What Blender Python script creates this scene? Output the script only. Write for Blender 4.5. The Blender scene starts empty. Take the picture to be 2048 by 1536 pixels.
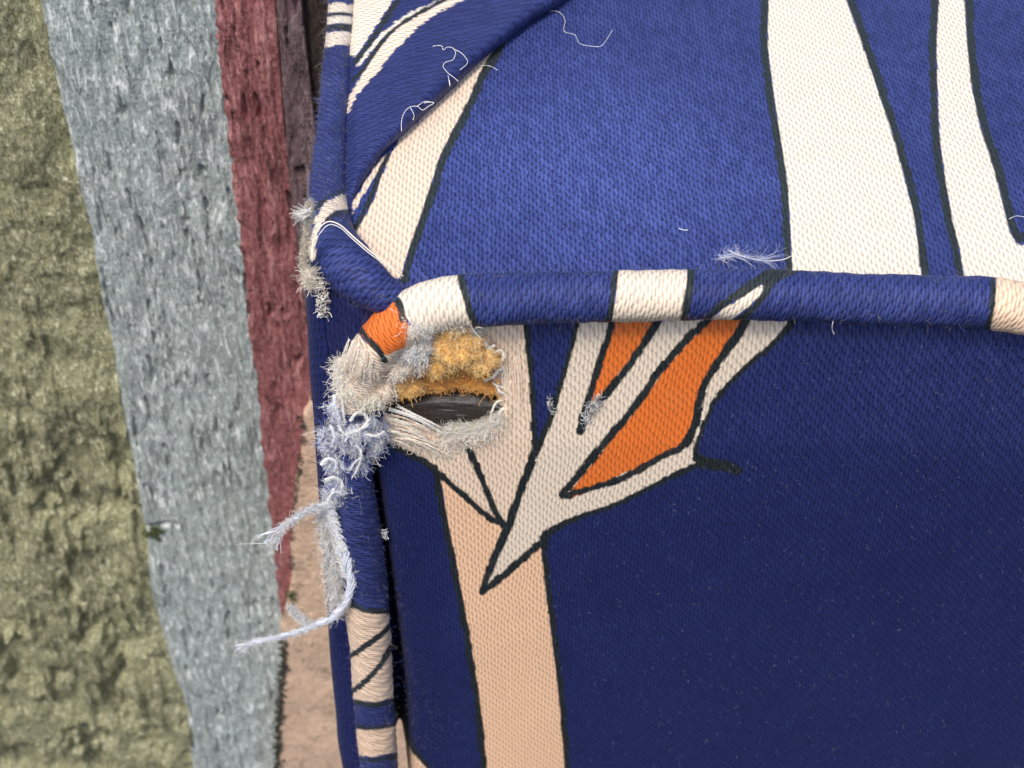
import bpy, math, random
import numpy as np
from mathutils import Vector

# ------------------------------------------------------------------ units, camera, light
S = 5e-5                      # one unit of this script (1/20 mm) in metres
F0 = 3000.0                   # focal length in photo pixels (photo 2048 x 1536)
C45 = math.sqrt(0.5)
FW = np.array([0, C45, -C45]); UP = np.array([0, C45, C45]); RT = np.array([1.0, 0, 0])
CAM = -3000.0*FW - 168.0*UP   # the front edge of the seat (y=0,z=0) is 3000 units away

scene = bpy.context.scene
cd = bpy.data.cameras.new("camera"); cam = bpy.data.objects.new("camera", cd)
scene.collection.objects.link(cam); scene.camera = cam
cam.location = Vector(CAM*S); cam.rotation_euler = (math.radians(45), 0, 0)
cd.sensor_width = 36; cd.lens = 36*F0/2048
cd.clip_start = 0.005; cd.clip_end = 10
cd.dof.use_dof = True; cd.dof.focus_distance = 3280*S; cd.dof.aperture_fstop = cd.lens/(18*S*1000)

world = bpy.data.worlds.new("World"); scene.world = world; world.use_nodes = True
wn = world.node_tree; bg = wn.nodes['Background']
sky = wn.nodes.new('ShaderNodeTexSky'); sky.sky_type = 'NISHITA'; sky.sun_disc = False
SUN_EL, SUN_AZ = math.radians(61), math.radians(204)      # azimuth clockwise from +Y
sky.sun_elevation = SUN_EL; sky.sun_rotation = SUN_AZ
sky.air_density = 1.0; sky.dust_density = 3.0; sky.ozone_density = 1.0
wn.links.new(sky.outputs[0], bg.inputs[0]); bg.inputs[1].default_value = 0.10
sl = bpy.data.lights.new("sun", 'SUN'); sl.energy = 1.5; sl.angle = math.radians(14); sl.color = (1, .94, .84)
so = bpy.data.objects.new("sun", sl); scene.collection.objects.link(so)
sd_ = Vector((math.sin(SUN_AZ)*math.cos(SUN_EL), math.cos(SUN_AZ)*math.cos(SUN_EL), math.sin(SUN_EL)))
so.rotation_euler = sd_.to_track_quat('Z', 'Y').to_euler(); so.location = sd_*0.5
scene.view_settings.view_transform = 'Standard'; scene.view_settings.look = 'None'
scene.view_settings.exposure = 1.0; scene.view_settings.gamma = 1
scene.render.resolution_x = 1024; scene.render.resolution_y = 768
scene.cycles.max_bounces = 12; scene.cycles.diffuse_bounces = 8; scene.cycles.transmission_bounces = 8

rng = np.random.default_rng(7)

# ------------------------------------------------------------------ geometry helpers
def pix(P):
    Q = np.asarray(P, float) - CAM
    d = Q@FW
    return np.stack([1024+F0*(Q@RT)/d, 768-F0*(Q@UP)/d], -1)

def ray(uv):
    uv = np.asarray(uv, float)
    a = (uv[..., 0:1]-1024)/F0; b = (768-uv[..., 1:2])/F0
    return FW + a*RT + b*UP

def on_y(uv, y=0.0):           # point of the vertical plane at depth y seen at a photo position
    r = ray(uv); t = (np.asarray(y)-CAM[1])/r[..., 1]
    return CAM + r*t[..., None]

def on_z(uv, z=0.0):
    r = ray(uv); t = (np.asarray(z)-CAM[2])/r[..., 2]
    return CAM + r*t[..., None]

def smooth_path(pts, n):
    pts = np.asarray(pts, float)
    d = np.r_[0, np.cumsum(np.linalg.norm(np.diff(pts[:, :3], axis=0), axis=1))]
    m = np.zeros_like(pts)
    m[1:-1] = (pts[2:]-pts[:-2])/(d[2:]-d[:-2])[:, None]
    m[0] = (pts[1]-pts[0])/(d[1]-d[0]); m[-1] = (pts[-1]-pts[-2])/(d[-1]-d[-2])
    q = np.linspace(0, d[-1], n); i = np.clip(np.searchsorted(d, q, side='right')-1, 0, len(d)-2)
    h = (d[i+1]-d[i]); t = ((q-d[i])/h)[:, None]; h = h[:, None]
    return ((2*t**3-3*t**2+1)*pts[i]+(t**3-2*t**2+t)*h*m[i]+(-2*t**3+3*t**2)*pts[i+1]+(t**3-t**2)*h*m[i+1])

_tab = rng.random((256, 256))
def vnoise(x, y, seed=0):
    x = np.asarray(x, float)+seed*17.3; y = np.asarray(y, float)+seed*41.7
    xi = np.floor(x).astype(int); yi = np.floor(y).astype(int)
    fx = x-xi; fy = y-yi; fx = fx*fx*(3-2*fx); fy = fy*fy*(3-2*fy)
    a = _tab[xi & 255, yi & 255]; b = _tab[(xi+1) & 255, yi & 255]
    c = _tab[xi & 255, (yi+1) & 255]; d = _tab[(xi+1) & 255, (yi+1) & 255]
    return (a*(1-fx)+b*fx)*(1-fy)+(c*(1-fx)+d*fx)*fy
def fbm(x, y, seed=0, o=4):
    s = 0; a = .5
    for k in range(o):
        s = s+a*vnoise(x*2**k, y*2**k, seed+k*3); a *= .5
    return s/(1-.5**o)

def seg_dist(P, a, b):
    ab = b-a; L = ab@ab+1e-9
    t = np.clip(((P-a)@ab)/L, 0, 1)
    return np.linalg.norm(P-a-t[:, None]*ab, axis=1), t
def poly_sd(P, poly):
    poly = np.asarray(poly, float); n = len(poly)
    d = np.full(len(P), 1e9); ins = np.zeros(len(P), bool)
    for i in range(n):
        a, b = poly[i], poly[(i+1) % n]
        d = np.minimum(d, seg_dist(P, a, b)[0])
        c = ((a[1] > P[:, 1]) != (b[1] > P[:, 1]))
        if c.any():
            xx = a[0]+(P[:, 1]-a[1])*(b[0]-a[0])/((b[1]-a[1]) or 1e-9)
            ins ^= c & (P[:, 0] < xx)
    return np.where(ins, -d, d)
def line_sd(P, pts, w):
    pts = np.asarray(pts, float); d = np.full(len(P), 1e9)
    w = np.broadcast_to(np.asarray(w, float), (len(pts),))
    for i in range(len(pts)-1):
        q, t = seg_dist(P, pts[i], pts[i+1])
        d = np.minimum(d, q-(w[i]*(1-t)+w[i+1]*t)/2)
    return d
def curve(pts, n=6):           # a smooth outline through hand-placed points
    return smooth_path(np.asarray(pts, float), n*len(pts))

# ------------------------------------------------------------------ object helpers
def link(o): scene.collection.objects.link(o)
def thing(name, label, cat, loc=(0, 0, 0), group=None):
    o = bpy.data.objects.new(name, None); link(o); o.location = Vector(np.array(loc, float)*S)
    o.empty_display_size = .005
    o['label'] = label; o['category'] = cat
    if group: o['group'] = group
    return o
def mesh_obj(name, V, Fq, mat, parent=None, smooth=True, attrs=None, label=None, kind=None, origin=None):
    V = np.asarray(V, float)*S
    off = np.zeros(3)
    p = parent
    while p is not None:
        off += np.array(p.location); p = p.parent
    org = np.zeros(3) if origin is None else np.asarray(origin, float)*S-off
    me = bpy.data.meshes.new(name)
    V = V-off-org
    Fq = np.asarray(Fq, np.int32); k = Fq.shape[1]
    me.vertices.add(len(V)); me.vertices.foreach_set('co', V.astype(np.float32).ravel())
    me.loops.add(Fq.size); me.loops.foreach_set('vertex_index', Fq.ravel())
    me.polygons.add(len(Fq)); me.polygons.foreach_set('loop_start', np.arange(0, Fq.size, k, dtype=np.int32))
    me.polygons.foreach_set('loop_total', np.full(len(Fq), k, np.int32))
    me.update(calc_edges=True); me.validate()
    if smooth: me.polygons.foreach_set('use_smooth', np.ones(len(me.polygons), bool))
    for kk, a in (attrs or {}).items():
        a = np.asarray(a, np.float32)
        if a.ndim == 1:
            at = me.attributes.new(kk, 'FLOAT', 'POINT'); at.data.foreach_set('value', a)
        elif a.shape[1] == 3:
            at = me.attributes.new(kk, 'FLOAT_VECTOR', 'POINT'); at.data.foreach_set('vector', a.ravel())
    me.materials.append(mat)
    o = bpy.data.objects.new(name, me); link(o)
    o.location = Vector(org)
    if parent: o.parent = parent
    if label: o['label'] = label
    if kind: o['kind'] = kind
    return o
def grid_faces(n, m, wrap=False):
    i = np.arange(n-1)[:, None]; j = np.arange(m if wrap else m-1)[None, :]
    a = i*m+j; b = i*m+(j+1) % m
    return np.stack([a, b, b+m, a+m], -1).reshape(-1, 4)

def strands(polys, rad, tint, sides=3):
    """polys (N,K,3), rad (N,K), tint (N,3): thin fibres as closed tubes -> V, F, tint per vertex"""
    N, K, _ = polys.shape
    T = np.gradient(polys, axis=1); T /= np.linalg.norm(T, axis=2, keepdims=True)+1e-9
    ref = np.tile(np.array([.37, -.71, .6]), (N, K, 1))
    A = np.cross(T, ref); A /= np.linalg.norm(A, axis=2, keepdims=True)+1e-9
    B = np.cross(T, A)
    V = []
    for s in range(sides):
        an = 2*math.pi*s/sides
        V.append(polys+rad[..., None]*(A*math.cos(an)+B*math.sin(an)))
    V = np.stack(V, 2).reshape(-1, 3)
    base = np.arange(N)[:, None, None]*K*sides
    k = np.arange(K-1)[None, :, None]*sides; s = np.arange(sides)[None, None, :]
    a = base+k+s; b = base+k+(s+1) % sides
    Fq = np.stack([a, b, b+sides, a+sides], -1).reshape(-1, 4)
    return V, Fq, np.repeat(tint, K*sides, axis=0)
def merge(parts):
    V, Fq, T = [], [], []; n = 0
    for v, f, t in parts:
        V.append(v); Fq.append(f+n); T.append(t); n += len(v)
    return np.concatenate(V), np.concatenate(Fq), np.concatenate(T)

# ------------------------------------------------------------------ material helpers
class NT:
    def __init__(s, name):
        s.m = bpy.data.materials.new(name); s.m.use_nodes = True
        s.t = s.m.node_tree; s.n = s.t.nodes; s.b = s.n['Principled BSDF']
    def put(s, sock, v):
        if isinstance(v, bpy.types.NodeSocket): s.t.links.new(v, sock)
        elif isinstance(v, tuple) and sock.type == 'RGBA' and len(v) == 3: sock.default_value = (*v, 1)
        else: sock.default_value = v
    def math(s, op, a, b=None, c=None, clamp=False):
        n = s.n.new('ShaderNodeMath'); n.operation = op; n.use_clamp = clamp
        s.put(n.inputs[0], a)
        if b is not None: s.put(n.inputs[1], b)
        if c is not None: s.put(n.inputs[2], c)
        return n.outputs[0]
    def mix(s, f, a, b, mode='MIX'):
        n = s.n.new('ShaderNodeMix'); n.data_type = 'RGBA'; n.blend_type = mode; n.clamp_factor = True
        s.put(n.inputs[0], f); s.put(n.inputs[6], a); s.put(n.inputs[7], b); return n.outputs[2]
    def rng(s, v, a, b, c=0.0, d=1.0, smooth=False):
        n = s.n.new('ShaderNodeMapRange'); n.clamp = True
        if smooth: n.interpolation_type = 'SMOOTHSTEP'
        s.put(n.inputs[0], v)
        for i, q in enumerate((a, b, c, d)): s.put(n.inputs[i+1], q)
        return n.outputs[0]
    def attr(s, name, out='Fac'):
        n = s.n.new('ShaderNodeAttribute'); n.attribute_name = name; return n.outputs[out]
    def noise(s, vec, scale, detail=2, rough=.5, out=0, dist=0):
        n = s.n.new('ShaderNodeTexNoise'); s.put(n.inputs['Vector'], vec)
        n.inputs['Scale'].default_value = scale; n.inputs['Detail'].default_value = detail
        n.inputs['Roughness'].default_value = rough; n.inputs['Distortion'].default_value = dist
        return n.outputs[out]
    def vmul(s, vec, xyz):
        n = s.n.new('ShaderNodeVectorMath'); n.operation = 'MULTIPLY'
        s.put(n.inputs[0], vec); n.inputs[1].default_value = xyz; return n.outputs[0]
    def vadd(s, a, b):
        n = s.n.new('ShaderNodeVectorMath'); n.operation = 'ADD'; s.put(n.inputs[0], a); s.put(n.inputs[1], b); return n.outputs[0]
    def comb(s, x, y, z=0.0):
        n = s.n.new('ShaderNodeCombineXYZ')
        for i, q in enumerate((x, y, z)): s.put(n.inputs[i], q)
        return n.outputs[0]
    def sep(s, v):
        n = s.n.new('ShaderNodeSeparateXYZ'); s.put(n.inputs[0], v); return n.outputs
    def bump(s, h, dist, strength=1.0, normal=None):
        n = s.n.new('ShaderNodeBump'); n.inputs['Strength'].default_value = strength
        n.inputs['Distance'].default_value = dist; s.put(n.inputs['Height'], h)
        if normal is not None: s.put(n.inputs['Normal'], normal)
        return n.outputs[0]
    def units(s):              # object coordinates in script units
        n = s.n.new('ShaderNodeTexCoord'); return s.vmul(n.outputs['Object'], (1/S, 1/S, 1/S))

def fabric_material():
    """printed satin: staggered floats of yarn; print edges step from yarn to yarn"""
    m = NT('printed_satin')
    w = m.sep(m.attr('wuv', 'Vector'))
    wv = m.attr('wuv', 'Vector')
    wob = m.noise(wv, .012, 2)
    wob2 = m.noise(m.vadd(wv, (311.0, 77.0, 0.0)), .06, 2)
    u = m.math('ADD', w[0], m.math('MULTIPLY', m.math('SUBTRACT', wob, .5), 16.0))
    u = m.math('ADD', u, m.math('MULTIPLY', m.math('SUBTRACT', wob2, .5), 3.4))
    v = w[1]
    CW, CL = 8.8, 32.0
    # slanting floats
    cu = m.math('DIVIDE', m.math('ADD', u, m.math('MULTIPLY', m.math('PINGPONG', v, CL), 0.0)), CW)
    col = m.math('FLOOR', cu)
    rc = m.n.new('ShaderNodeTexWhiteNoise'); rc.noise_dimensions = '1D'; m.put(rc.inputs['W'], col)
    cv = m.math('ADD', m.math('DIVIDE', v, CL), m.math('MULTIPLY', col, .4))
    cv = m.math('ADD', cv, m.math('MULTIPLY', rc.outputs[0], .22))
    row = m.math('FLOOR', cv)
    fy = m.math('SUBTRACT', m.math('SUBTRACT', cv, row), .5)
    fx = m.math('SUBTRACT', m.math('SUBTRACT', cu, col), .5)
    fxs = m.math('ADD', fx, m.math('MULTIPLY', fy, .45))
    cell = m.n.new('ShaderNodeTexWhiteNoise'); cell.noise_dimensions = '2D'; m.put(cell.inputs['Vector'], m.comb(col, row))
    rnd = cell.outputs[0]
    ax = m.math('POWER', m.math('ABSOLUTE', m.math('MULTIPLY', fxs, 2.1)), 2.2)
    ay = m.math('POWER', m.math('ABSOLUTE', m.math('MULTIPLY', fy, 2.0)), 3.5)
    h = m.math('MULTIPLY', m.math('SUBTRACT', 1.0, ax, clamp=True), m.math('SUBTRACT', 1.0, m.math('MULTIPLY', ay, .45), clamp=True))
    h = m.math('POWER', h, .6)
    fine = m.noise(m.vmul(wv, (1.0, .25, 1.0)), .42, 3, .7)
    hh = m.math('ADD', h, m.math('MULTIPLY', fine, .55))
    hh = m.math('ADD', hh, m.math('MULTIPLY', rnd, .12))
    big = m.noise(wv, .02, 3, .6)
    # print
    jag = m.math('ADD', m.math('MULTIPLY', m.math('SUBTRACT', rnd, .5), 4.6), m.math('MULTIPLY', m.math('SUBTRACT', fine, .5), 6.0))
    sk = m.math('ADD', m.math('SUBTRACT', m.attr('sdk'), .9), m.math('MULTIPLY', jag, .8)); sc = m.math('ADD', m.attr('sdc'), jag); so_ = m.math('ADD', m.math('SUBTRACT', m.attr('sdo'), 5.5), m.math('MULTIPLY', jag, .4))
    tone = m.attr('tone')
    navy = m.mix(big, (.0062, .0098, .066), (.0082, .0128, .082))
    fleck = m.rng(m.math('ADD', m.math('MULTIPLY', rnd, .14), m.math('ADD', m.math('MULTIPLY', fine, 1.0), m.math('MULTIPLY', h, .16))), .46, .92)
    painted_sheen = m.attr('painted_sheen')
    navy = m.mix(m.math('MULTIPLY', fleck, m.math('ADD', .10, m.math('MULTIPLY', painted_sheen, 1.0))), navy, (.088, .125, .40))  # paints the satin's sky sheen into the navy as lighter flecks
    cream = m.mix(tone, (.765, .685, .57), (.86, .53, .33))
    c = m.mix(m.rng(sc, 1.5, -1.5), navy, cream)
    c = m.mix(m.rng(so_, 1.5, -1.5), c, (.76, .175, .032))
    dark = m.mix(m.math('ADD', m.math('MULTIPLY', fleck, .6), m.math('MULTIPLY', painted_sheen, .5), clamp=True), (.007, .009, .012), (.035, .048, .05))
    c = m.mix(m.rng(sk, 1.8, -1.8), c, dark)
    # gaps between floats
    gap = m.rng(h, 0.0, .85, .71, 1.05)
    c = m.mix(1.0, c, m.comb(gap, gap, gap), 'MULTIPLY')
    dirt = m.rng(m.noise(wv, .011, 4, .7), .52, .8)
    c = m.mix(m.math('MULTIPLY', dirt, .09), c, m.mix(m.rng(sc, 1.5, -1.5), (.02, .025, .06), (.36, .27, .18)))
    m.put(m.b.inputs['Base Color'], c)
    m.put(m.b.inputs['Roughness'], m.rng(fine, .2, .8, .42, .7))
    m.b.inputs['Specular IOR Level'].default_value = .22
    m.b.inputs['Sheen Weight'].default_value = .03; m.b.inputs['Sheen Roughness'].default_value = .45
    m.put(m.b.inputs['Sheen Tint'], (.75, .8, 1.0))
    m.put(m.b.inputs['Normal'], m.bump(hh, 2.4*S, .9))
    return m.m

def fibre_material():
    m = NT('fibre')
    m.put(m.b.inputs['Base Color'], m.attr('tint', 'Vector'))
    m.b.inputs['Roughness'].default_value = .55; m.b.inputs['Specular IOR Level'].default_value = .3
    m.b.inputs['Sheen Weight'].default_value = .25; m.b.inputs['Sheen Roughness'].default_value = .4
    return m.m
def crumb_material():
    m = NT('matte_foam')
    m.put(m.b.inputs['Base Color'], m.attr('tint', 'Vector'))
    m.b.inputs['Roughness'].default_value = 1.0; m.b.inputs['Specular IOR Level'].default_value = 0.0
    m.b.inputs['Sheen Weight'].default_value = .3; m.b.inputs['Sheen Roughness'].default_value = .6
    return m.m
def foam_material():
    m = NT('foam')
    p = m.units()
    vo = m.n.new('ShaderNodeTexVoronoi'); m.put(vo.inputs['Vector'], p); vo.inputs['Scale'].default_value = .16
    n1 = m.noise(p, .035, 4, .7); n2 = m.noise(p, .3, 3, .7)
    c = m.mix(m.rng(n1, .35, .68), (.42, .17, .022), (.86, .50, .12))
    c = m.mix(m.rng(n2, .45, .75, 0, .7), c, (.95, .70, .30))
    c = m.mix(m.rng(vo.outputs[0], .0, .45, .55, 0), c, (.22, .085, .015))
    m.put(m.b.inputs['Base Color'], c); m.b.inputs['Roughness'].default_value = .8
    m.b.inputs['Specular IOR Level'].default_value = .2
    m.put(m.b.inputs['Normal'], m.bump(m.math('ADD', vo.outputs[0], n2), 6*S, 1))
    return m.m
def plastic_material():
    m = NT('scratched_dark_plastic')
    p = m.units()
    st = m.noise(m.vmul(p, (.05, .6, .9)), .22, 4, .7)
    sp = m.noise(p, .16, 3, .7)
    sc = m.noise(m.vadd(m.vmul(p, (.03, 1, 1.0)), (0., 0., 9.)), .55, 3, .8)
    c = m.mix(m.rng(st, .35, .7), (.022, .019, .018), (.060, .048, .042))
    c = m.mix(m.rng(sp, .60, .78, 0, .5), c, (.16, .11, .08))
    c = m.mix(m.rng(sc, .62, .70, 0, .8), c, (.55, .50, .46))
    m.put(m.b.inputs['Base Color'], c)
    m.put(m.b.inputs['Roughness'], m.rng(sp, .3, .7, .12, .34))
    m.put(m.b.inputs['Normal'], m.bump(m.math('ADD', st, m.math('MULTIPLY', sc, .6)), 2.4*S, .7))
    return m.m
def paint_material(name, base, light, dark, fl=.5, pit=.5, streak=.25, sc=1.0):
    """weathered paint on rough render; flecks run down the wall"""
    m = NT(name)
    p = m.units()
    a = m.noise(m.vmul(p, (1.0, 1.0, streak)), .055*sc, 5, .65, dist=.6)
    a2 = m.noise(m.vadd(m.vmul(p, (1.0, 1.0, streak*1.4)), (90., 0., 730.)), .10*sc, 4, .7, dist=.5)
    b = m.noise(m.vadd(m.vmul(p, (1.0, 1.0, streak*1.2)), (500., 0., 130.)), .042*sc, 5, .75, dist=.8)
    f = m.noise(m.vmul(p, (1.0, 1.0, .6)), .17*sc, 4, .75)
    big = m.noise(p, .0045, 4, .6)
    c = m.mix(m.rng(big, .32, .68, 0, .8), base, tuple(x*.62 for x in base))
    c = m.mix(m.rng(f, .42, .66, 0, .42), c, light)
    c = m.mix(m.rng(f, .46, .30, 0, .6*pit), c, dark)
    c = m.mix(m.rng(a, .55, .62, 0, fl), c, light)
    c = m.mix(m.rng(a2, .56, .62, 0, fl), c, light)
    c = m.mix(m.rng(b, .60, .67, 0, pit), c, dark)
    m.put(m.b.inputs['Base Color'], c)
    m.put(m.b.inputs['Roughness'], m.rng(f, .3, .7, .7, .38)); m.b.inputs['Specular IOR Level'].default_value = .5
    hh = m.math('ADD', m.math('MULTIPLY', a, 1.0), m.math('MULTIPLY', f, .5))
    hh = m.math('ADD', hh, m.math('MULTIPLY', a2, .5))
    hh = m.math('SUBTRACT', hh, m.math('MULTIPLY', m.rng(b, .56, .68), .6))
    m.put(m.b.inputs['Normal'], m.bump(hh, 15*S, .85))
    return m.m

FAB = fabric_material(); FIB = fibre_material(); FOAM = foam_material(); PLAS = plastic_material()
def simple(name, col, rough=.7):
    m = NT(name); p = m.units(); n = m.noise(p, .08, 4, .7)
    m.put(m.b.inputs['Base Color'], m.mix(n, tuple(x*.7 for x in col), tuple(min(1, x*1.3) for x in col)))
    m.b.inputs['Roughness'].default_value = rough; m.put(m.b.inputs['Normal'], m.bump(n, 6*S, .6)); return m.m

# ------------------------------------------------------------------ the print on the fabric (drawn in photo positions)
CREASE = [(1190, -60), (1130, 2), (1060, 45), (1000, 92), (954, 130), (906, 175), (852, 226), (800, 275), (765, 308), (735, 350), (708, 395), (696, 430)]
PRINT = {
 'top': dict(
  cream=[([(1536,-60),(1536,0),(1535,91),(1546,182),(1560,274),(1574,365),(1580,456),(1585,560),(1846,560),(1829,433),(1810,356),(1788,274),(1765,205),(1742,137),(1719,68),(1694,0),(1680,-60)], .02),
         ([(1884,-60),(1878,0),(1873,91),(1875,182),(1879,274),(1891,365),(1902,433),(1916,488),(1930,570),(2400,590),(2400,440),(2060,488),(2036,492),(2020,464),(2010,424),(1996,365),(1983,319),(1962,255),(1946,182),(1935,91),(1930,0),(1928,-60)], .04),
         ([(700,480),(706,468),(731,430),(750,394),(764,350),(779,313),(800,277),(852,226),(906,175),(954,128),(994,90),(985,110),(962,146),(937,204),(914,248),(881,313),(859,383),(836,448),(815,510),(800,560),(720,540)], .38),
         ([(702,414),(715,390),(735,355),(765,312),(779,303),(770,325),(745,362),(722,398),(706,428)], .3)],
  orange=[],
  black=[([(1530,-60),(1530,0),(1528,91),(1539,182),(1553,274),(1567,365),(1573,456),(1578,560)], 13),
         ([(1686,-60),(1701,0),(1726,68),(1749,137),(1772,205),(1795,274),(1817,356),(1836,433),(1852,560)], 14),
         ([(1878,-60),(1870,0),(1865,91),(1867,182),(1871,274),(1884,365),(1895,433),(1909,488),(1924,570)], 13),
         ([(1936,-60),(1938,0),(1943,91),(1954,182),(1970,255),(1991,319),(2004,365),(2018,424),(2027,455),(2038,476),(2070,468)], 15),
         ([(1000,90),(994,106),(968,146),(943,204),(921,248),(888,313),(866,383),(844,448),(822,510),(810,560)], 14),
         ([(700,470),(722,435),(742,394),(757,350),(776,310)], 9)]),
 'pleat': dict(
  cream=[([(715,-40),(800,-40),(786,0),(757,44),(731,84),(713,112),(690,112),(690,-40)], .05),
         ([(960,-40),(884,-2),(815,27),(764,64),(731,100),(712,131),(722,130),(741,104),(770,72),(820,35),(900,-2),(990,-40)], .0),
         ([(1000,-40),(925,2),(877,24),(837,53),(797,93),(757,141),(731,170),(713,192),(700,220),(690,230),(700,190),(720,155),(742,120),(764,88),(793,55),(833,29),(885,4),(960,-40)], .22),
         ([(696,440),(700,414),(715,390),(735,355),(752,325),(760,330),(745,362),(722,398),(706,438)], .3)],
  orange=[],
  black=[([(830,-40),(795,2),(767,46),(740,86),(712,122)], 8),
         ([(985,-42),(895,-3),(826,33),(782,64),(752,100),(728,136),(706,160)], 6)]),
 'front': dict(
  cream=[([(765,620),(1050,620),(1052,660),(1062,761),(1067,870),(1069,900),(1045,960),(1017,1050),(975,1033),(920,985),(850,925),(770,890),(765,800)], .40),
         ([(1160,610),(1152,655),(1135,720),(1115,790),(1095,850),(1070,905),(1040,985),(1017,1050),(995,1100),(975,1150),(966,1183),(1010,1150),(1060,1105),(1100,1062),(1160,1030),(1230,1008),(1300,973),(1350,948),(1398,925),(1391,905),(1403,860),(1430,800),(1480,742),(1540,692),(1575,650),(1600,610)], .20),
         ([(878,940),(890,1020),(905,1100),(930,1230),(950,1350),(965,1460),(975,1580),(1135,1580),(1122,1420),(1106,1280),(1093,1180),(1082,1075),(1015,1150),(966,1185),(1017,1050)], .92),
         ([(780,1405),(797,1430),(806,1465),(824,1500),(862,1545),(880,1600),(770,1600)], .75)],
  orange=[[(1424,620),(1400,668),(1387,680),(1331,745),(1281,817),(1219,892),(1166,958),(1140,992),(1200,967),(1250,938),(1270,936),(1322,906),(1370,880),(1388,845),(1390,792),(1412,745),(1453,682),(1480,640),(1482,620)],
          [(1236,620),(1232,650),(1216,699),(1197,761),(1186,797),(1203,782),(1256,717),(1283,677),(1308,640),(1320,620)]],
  black=[([(1052,620),(1054,660),(1063,761),(1068,870),(1070,905)], 9),
         ([(1160,610),(1153,655),(1135,720),(1115,790),(1095,850),(1070,905),(1040,985),(1017,1050),(995,1100),(975,1150),(965,1183)], [9,9,9,10,11,14,14,15,14,14,14]),
         ([(965,1183),(1010,1148),(1060,1105),(1090,1078)], 13),
         ([(1085,1075),(1105,1060),(1160,1034),(1230,1010),(1300,975),(1350,950),(1400,928)], [15,12,8,8,9,9,12]),
         ([(1475,940),(1440,930),(1402,922),(1392,905),(1405,860),(1432,800),(1482,744),(1540,694),(1577,652),(1600,610)], [18,22,22,11,9,9,9,10,12,12]),
         # big orange
         ([(1445,610),(1400,655),(1380,672),(1322,738),(1272,810),(1211,884),(1158,950),(1126,988),(1140,992)], 14),
         ([(1130,990),(1200,972),(1262,948),(1320,915),(1368,890),(1390,850),(1400,797),(1420,750),(1460,690),(1490,648),(1500,610)], [12,11,12,13,14,15,14,14,15,16,16]),
         # small orange
         ([(1228,610),(1222,655),(1206,705),(1187,765),(1175,805),(1163,850),(1160,862)], [13,13,14,13,14,16,14]),
         ([(1335,610),(1318,640),(1292,680),(1262,725),(1212,788),(1190,810)], [15,15,13,14,13,10]),
         # tip below the hole
         ([(780,890),(850,925),(920,985),(975,1033),(1015,1052)], 11),
         ([(925,885),(940,905),(960,950),(985,1012),(1005,1050)], [14,13,12,11,12]),
         # band
         ([(870,935),(885,1020),(901,1100),(926,1230),(946,1350),(961,1460),(971,1590)], 11),
         ([(1086,1075),(1097,1180),(1110,1280),(1126,1420),(1139,1590)], 10),
         ([(790,1400),(800,1430),(810,1465),(828,1500),(866,1545),(886,1600)], 8)]),
 'piping': dict(
  cream=[([(1988,500),(1992,570),(1990,600),(1982,640),(1975,700),(2300,700),(2300,500)], .62),
         ([(1242,500),(1236,545),(1232,580),(1226,620),(1218,680),(1362,680),(1366,620),(1374,570),(1375,500)], .22),
         ([(1405,655),(1440,622),(1480,597),(1528,566),(1522,590),(1495,615),(1455,645),(1430,660)], .12),
         ([(925,500),(925,548),(938,600),(955,650),(965,720),(850,760),(850,700),(815,640),(802,620),(765,582),(735,560),(735,500)], .12),
         ([(660,640),(697,650),(735,688),(762,700),(803,655),(860,640),(870,760),(795,800),(790,830),(640,830)], .25),
         ([(660,1208),(700,1212),(735,1224),(800,1226),(810,1390),(750,1405),(660,1394)], .50),
         ([(660,1448),(740,1460),(810,1448),(815,1500),(745,1514),(660,1506)], .60)],
  orange=[[(706,628),(750,588),(772,594),(800,618),(812,655),(806,690),(775,704),(745,690),(719,655)]],
  black=[([(921,500),(921,548),(933,600),(950,648),(960,700)], 13),
         ([(1238,500),(1230,548),(1227,580),(1221,620),(1213,680)], [9,9,9,11,12]),
         ([(1382,500),(1382,545),(1380,575),(1372,620),(1366,680)], 13),
         ([(1400,650),(1440,612),(1480,587),(1530,552),(1590,520)], [8,13,15,20,20]),
         ([(1450,660),(1500,622),(1530,588),(1545,560),(1600,530)], [12,12,10,16,22]),
         ([(1984,500),(1987,560),(1986,600),(1978,640),(1970,700)], 8),
         ([(758,580),(782,590),(800,612),(806,640)], 12),
         ([(700,648),(722,660),(737,680),(755,700),(770,722)], 10),
         ([(650,1204),(700,1208),(735,1221),(810,1222)], 9),
         ([(650,1398),(700,1402),(750,1410),(815,1394)], 8),
         ([(800,1232),(775,1256),(745,1282),(700,1312),(660,1330)], 9),
         ([(805,1270),(782,1296),(760,1330),(725,1368),(680,1396)], 10),
         ([(650,1444),(740,1456),(815,1443)], 5),
         ([(650,1510),(745,1520),(820,1505)], 7)]),
 'corner': dict(
  cream=[([(620,12),(680,6),(740,14),(740,34),(680,25),(620,32)], .15),
         ([(620,38),(680,30),(740,38),(740,56),(680,46),(620,54)], .0),
         ([(620,68),(680,62),(740,70),(740,94),(680,88),(620,102)], .12),
         ([(560,520),(620,480),(633,430),(652,403),(684,388),(710,392),(710,420),(672,421),(650,437),(636,466),(628,520)], .25)],
  orange=[],
  black=[([(620,36),(680,27),(740,36)], 4), ([(620,62),(680,54),(740,62)], [9,11,9]),
         ([(630,420),(655,394),(690,383),(720,388)], 5),
         ([(720,425),(690,424),(668,430),(655,440)], 7)]),
 'side': dict(
  cream=[([(596,380),(618,380),(618,520),(612,560),(596,560)], .35)], orange=[], black=[([(620,380),(620,560)], 4)]),
}
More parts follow.
